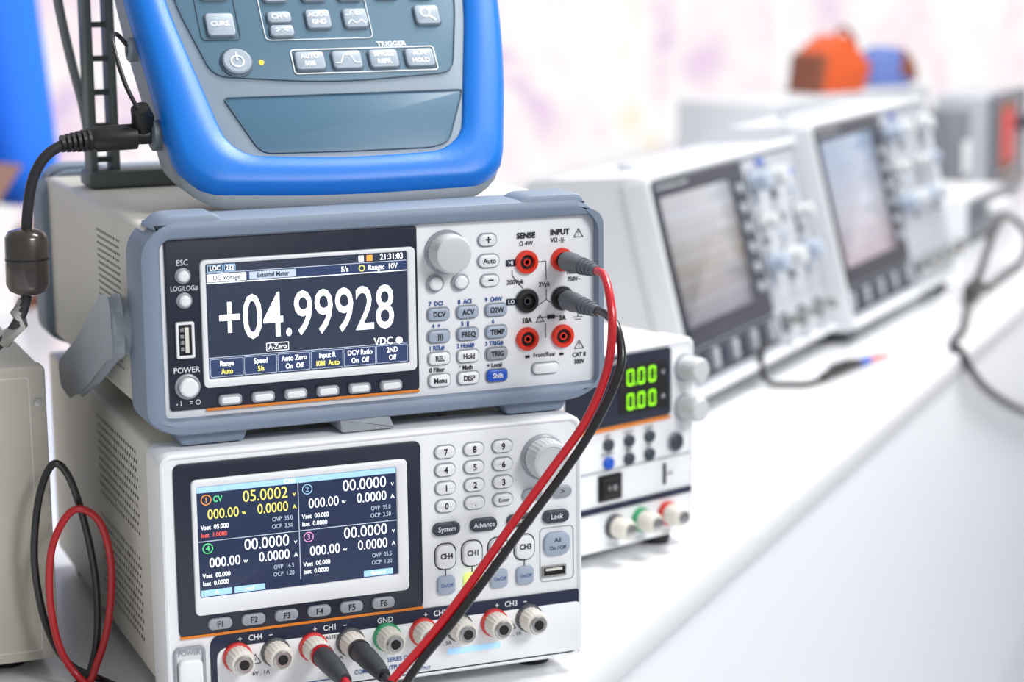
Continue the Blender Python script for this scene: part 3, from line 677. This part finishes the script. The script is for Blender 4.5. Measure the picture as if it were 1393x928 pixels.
for x in (16,446):ab.box('foot',x,x+18,16,160,0,9,blk,2,1)
ob=G('carrying_case',(1500,1965,138.2),(0,0,10))
ob.prism('shell',rpoly([(-52,0),(40,0),(56,40),(6,92),(-40,62)],[8,8,10,14,12]),-30,40,orangeobj,5,bev1=5)
ob.prism('lid_rim',rpoly([(-54,0),(-44,0),(-34,60),(-46,60)],3),-33,43,brown,2,bev1=2)
ob.tube('handle',[(8,0,88),(20,0,98),(40,0,84),(50,0,52)],4,brown)
ob=G('equipment_pouch',(1650,2050,138.2),(0,0,10))
ob.prism('body',rpoly([(-46,0),(40,0),(28,50),(-6,66),(-40,44)],[10,10,14,14,12]),-22,34,bluegobj,6,bev1=6)
ob.prism('flap',rpoly([(8,20),(46,4),(42,34),(16,62)],8),-26,38,brown,4,bev1=4)

# room
floorm=M('floor_carpet',(176,178,184),.8,var=.08,scale=3)
fl=G('floor',(0,0,-750));fl.mesh('floor_slab',[(-6000,-4000,0),(9000,-4000,0),(9000,9000,0),(-6000,9000,0),(-6000,-4000,-50),(9000,-4000,-50),(9000,9000,-50),(-6000,9000,-50)],[(0,1,2,3),(4,5,6,7),(0,1,5,4),(1,2,6,5),(2,3,7,6),(3,0,4,7)],floorm)
wm=bpy.data.materials.new('glowing_graphic_wall');wm.use_nodes=True;nt=wm.node_tree;b=nt.nodes['Principled BSDF']  # graphic wall's brightness is emission, standing in for bright hall light on it
tc=nt.nodes.new('ShaderNodeTexCoord');mp=nt.nodes.new('ShaderNodeMapping');mp.inputs['Scale'].default_value=(2.4,1,1.3)
n=nt.nodes.new('ShaderNodeTexNoise');n.inputs['Scale'].default_value=2.2;n.inputs['Detail'].default_value=4;n.inputs['Distortion'].default_value=1.0
nt.links.new(tc.outputs['Object'],mp.inputs[0]);nt.links.new(mp.outputs[0],n.inputs['Vector'])
cr=nt.nodes.new('ShaderNodeValToRGB');els=cr.color_ramp.elements
els[0].position=.30;els[0].color=(.48,.44,.90,1);els[1].position=.76;els[1].color=(1,.86,.58,1)
for p,c in ((.38,(.86,.66,.86,1)),(.445,(.99,.83,.89,1)),(.50,(1,.965,.975,1)),(.62,(1,1,1,1))):
    q=els.new(p);q.color=c
nt.links.new(n.outputs['Fac'],cr.inputs['Fac']);nt.links.new(cr.outputs['Color'],b.inputs['Emission Color']);b.inputs['Emission Strength'].default_value=.94;b.inputs['Base Color'].default_value=(.08,.08,.08,1)
wl=G('wall_back',(1200,4200,-750),(0,0,-21.8))
wl.mesh('graphic_panel',[(-5000,0,0),(6000,0,0),(6000,0,3400),(-5000,0,3400),(-5000,60,0),(6000,60,0),(6000,60,3400),(-5000,60,3400)],[(0,1,2,3),(4,5,6,7),(0,1,5,4),(1,2,6,5),(2,3,7,6),(3,0,4,7)],wm)

# ============================================================ VISITOR
skin=M('skin',(222,170,142),.5);shirt=M('shirt_blue',(10,110,235),.7,var=.15,scale=9);pants=M('trousers_brown',(150,112,96),.8,var=.1,scale=9);hair=M('hair_brown',(60,42,32),.6);shoe=M('shoe_black',(30,30,32),.5)
pe=G('person',(-55,1400,-750),(0,0,25))
def skinmesh(name,V,E,Rr,mat,lvl=2):
    me=bpy.data.meshes.new(name);me.from_pydata([Vector(p)*K for p in V],E,[]);o=pe.link(bpy.data.objects.new(name,me))
    m=o.modifiers.new('skin','SKIN');s=me.skin_vertices[0].data if me.skin_vertices else None
    if s is None:
        bm=bmesh.new();bm.from_mesh(me);bm.verts.layers.skin.verify();bm.to_mesh(me);bm.free();s=me.skin_vertices[0].data
    for i,r in enumerate(Rr):
        r=r if isinstance(r,tuple) else (r,r);s[i].radius=(r[0]*K,r[1]*K);s[i].use_root=(i==0)
    m.use_smooth_shade=True
    o.modifiers.new('sub','SUBSURF').levels=lvl;o.modifiers['sub'].render_levels=lvl
    me.materials.append(mat);return o
skinmesh('shirt',[(0,0,850),(0,0,1060),(0,-10,1230),(0,0,1370),(0,0,1430),(-170,0,1390),(-225,0,1100),(-232,-50,830),(170,0,1390),(225,0,1100),(232,-50,830)],[(0,1),(1,2),(2,3),(3,4),(3,5),(5,6),(6,7),(3,8),(8,9),(9,10)],[(172,118),(150,105),(175,120),(160,95),60,72,60,48,72,60,48],shirt)
skinmesh('trousers',[(0,0,900),(-90,0,820),(-100,-10,480),(-105,20,100),(90,0,820),(100,-10,480),(105,20,100)],[(0,1),(1,2),(2,3),(0,4),(4,5),(5,6)],[(150,105),95,65,52,95,65,52],pants)
for sx in (-1,1):
    skinmesh('shoe',[(sx*105,40,45),(sx*108,-60,40),(sx*110,-170,32)],[(0,1),(1,2)],[45,42,32],shoe)
    hx,hy,hz=sx*232,-55,824
    skinmesh('palm',[(hx,hy,hz),(hx,hy-8,hz-45),(hx,hy-14,hz-88)],[(0,1),(1,2)],[(24,26),(15,38),(14,40)],skin)
    for k in range(4):
        fy=hy-14+(k-1.5)*19;L=(66,78,74,58)[k]
        skinmesh('finger_%d'%(k+1),[(hx,fy,hz-84),(hx-sx*3,fy-4,hz-88-L*.45),(hx-sx*14,fy-5,hz-88-L*.8),(hx-sx*28,fy-5,hz-86-L)],[(0,1),(1,2),(2,3)],[9.5,9,8.5,7],skin,1)
    skinmesh('thumb',[(hx-sx*2,hy-30,hz-30),(hx-sx*10,hy-58,hz-62),(hx-sx*16,hy-62,hz-98)],[(0,1),(1,2)],[12,10.5,9],skin,1)
skinmesh('neck',[(0,0,1400),(0,-8,1500),(0,-12,1560)],[(0,1),(1,2)],[58,54,56],skin)
def ell(name,c,r,mat,cut=None,n=28):
    bm=bmesh.new();bmesh.ops.create_uvsphere(bm,u_segments=n,v_segments=n//2,radius=1)
    for vv in bm.verts:
        x,y,z=vv.co
        k=1-.22*max(0,-z) if name=='head' else 1
        vv.co=Vector((c[0]+x*r[0]*k,c[1]+y*r[1]*(1-.08*max(0,-z)),c[2]+z*r[2]))*K
    if cut:
        bmesh.ops.delete(bm,geom=[vv for vv in bm.verts if cut(vv.co/K)],context='VERTS')
    me=bpy.data.meshes.new(name);bm.to_mesh(me);bm.free()
    for p in me.polygons:p.use_smooth=True
    me.materials.append(mat);return pe.link(bpy.data.objects.new(name,me))
ell('head',(0,-15,1625),(76,94,112),skin);ell('hair',(0,-5,1640),(84,100,112),hair,lambda p:p.y<-60 and p.z<1690 or p.z<1590)
for sx in (-1,1):
    ell('ear',(sx*77,-5,1620),(9,18,30),skin);ell('eye',(sx*30,-98,1628),(13,10,9),keyw);ell('iris',(sx*30,-106,1628),(5.5,4,5.5),hair);ell('eyebrow',(sx*30,-103,1646),(18,6,4),hair)
ell('nose',(0,-110,1606),(13,18,24),skin);ell('mouth',(0,-98,1574),(25,8,6.5),ringr)

# ============================================================ LIGHT
w=bpy.data.worlds.new('hall_light');sc.world=w;w.use_nodes=True
bg=w.node_tree.nodes['Background'];bg.inputs[0].default_value=(.955,.98,1,1);bg.inputs[1].default_value=.46
def area(name,loc,tgt,size,power,col=(1,1,1)):
    l=bpy.data.lights.new(name,'AREA');l.shape='RECTANGLE';l.size=size[0];l.size_y=size[1];l.energy=power;l.color=col
    o=bpy.data.objects.new(name,l);sc.collection.objects.link(o);o.location=loc
    o.rotation_euler=(Vector(tgt)-Vector(loc)).to_track_quat('-Z','Y').to_euler();return o
area('ceiling_softlight',(1.3,.2,2.2),(.3,.2,0),(1.0,.8),66,(1,.985,.96))
area('hall_front_light',(1.1,-2.1,1.6),(.2,.1,.1),(.9,.6),44)
area('spot_row',(1.9,1.3,2.3),(1.2,1.1,0),(1.2,1.0),30)

# ============================================================ CAMERA
cd=bpy.data.cameras.new('camera');co=bpy.data.objects.new('camera',cd);sc.collection.objects.link(co);sc.camera=co
cd.sensor_width=36;cd.lens=2928/1393*36
rx,ro,rz=math.radians(79.71),math.radians(-.68),math.radians(-21.78)
co.matrix_world=Matrix.Translation((-.2066,-.959,.3599))@Matrix.Rotation(rz,4,'Z')@Matrix.Rotation(rx,4,'X')@Matrix.Rotation(ro,4,'Z')
cd.clip_start=.02
cd.dof.use_dof=True;cd.dof.focus_distance=1.03;cd.dof.aperture_fstop=7
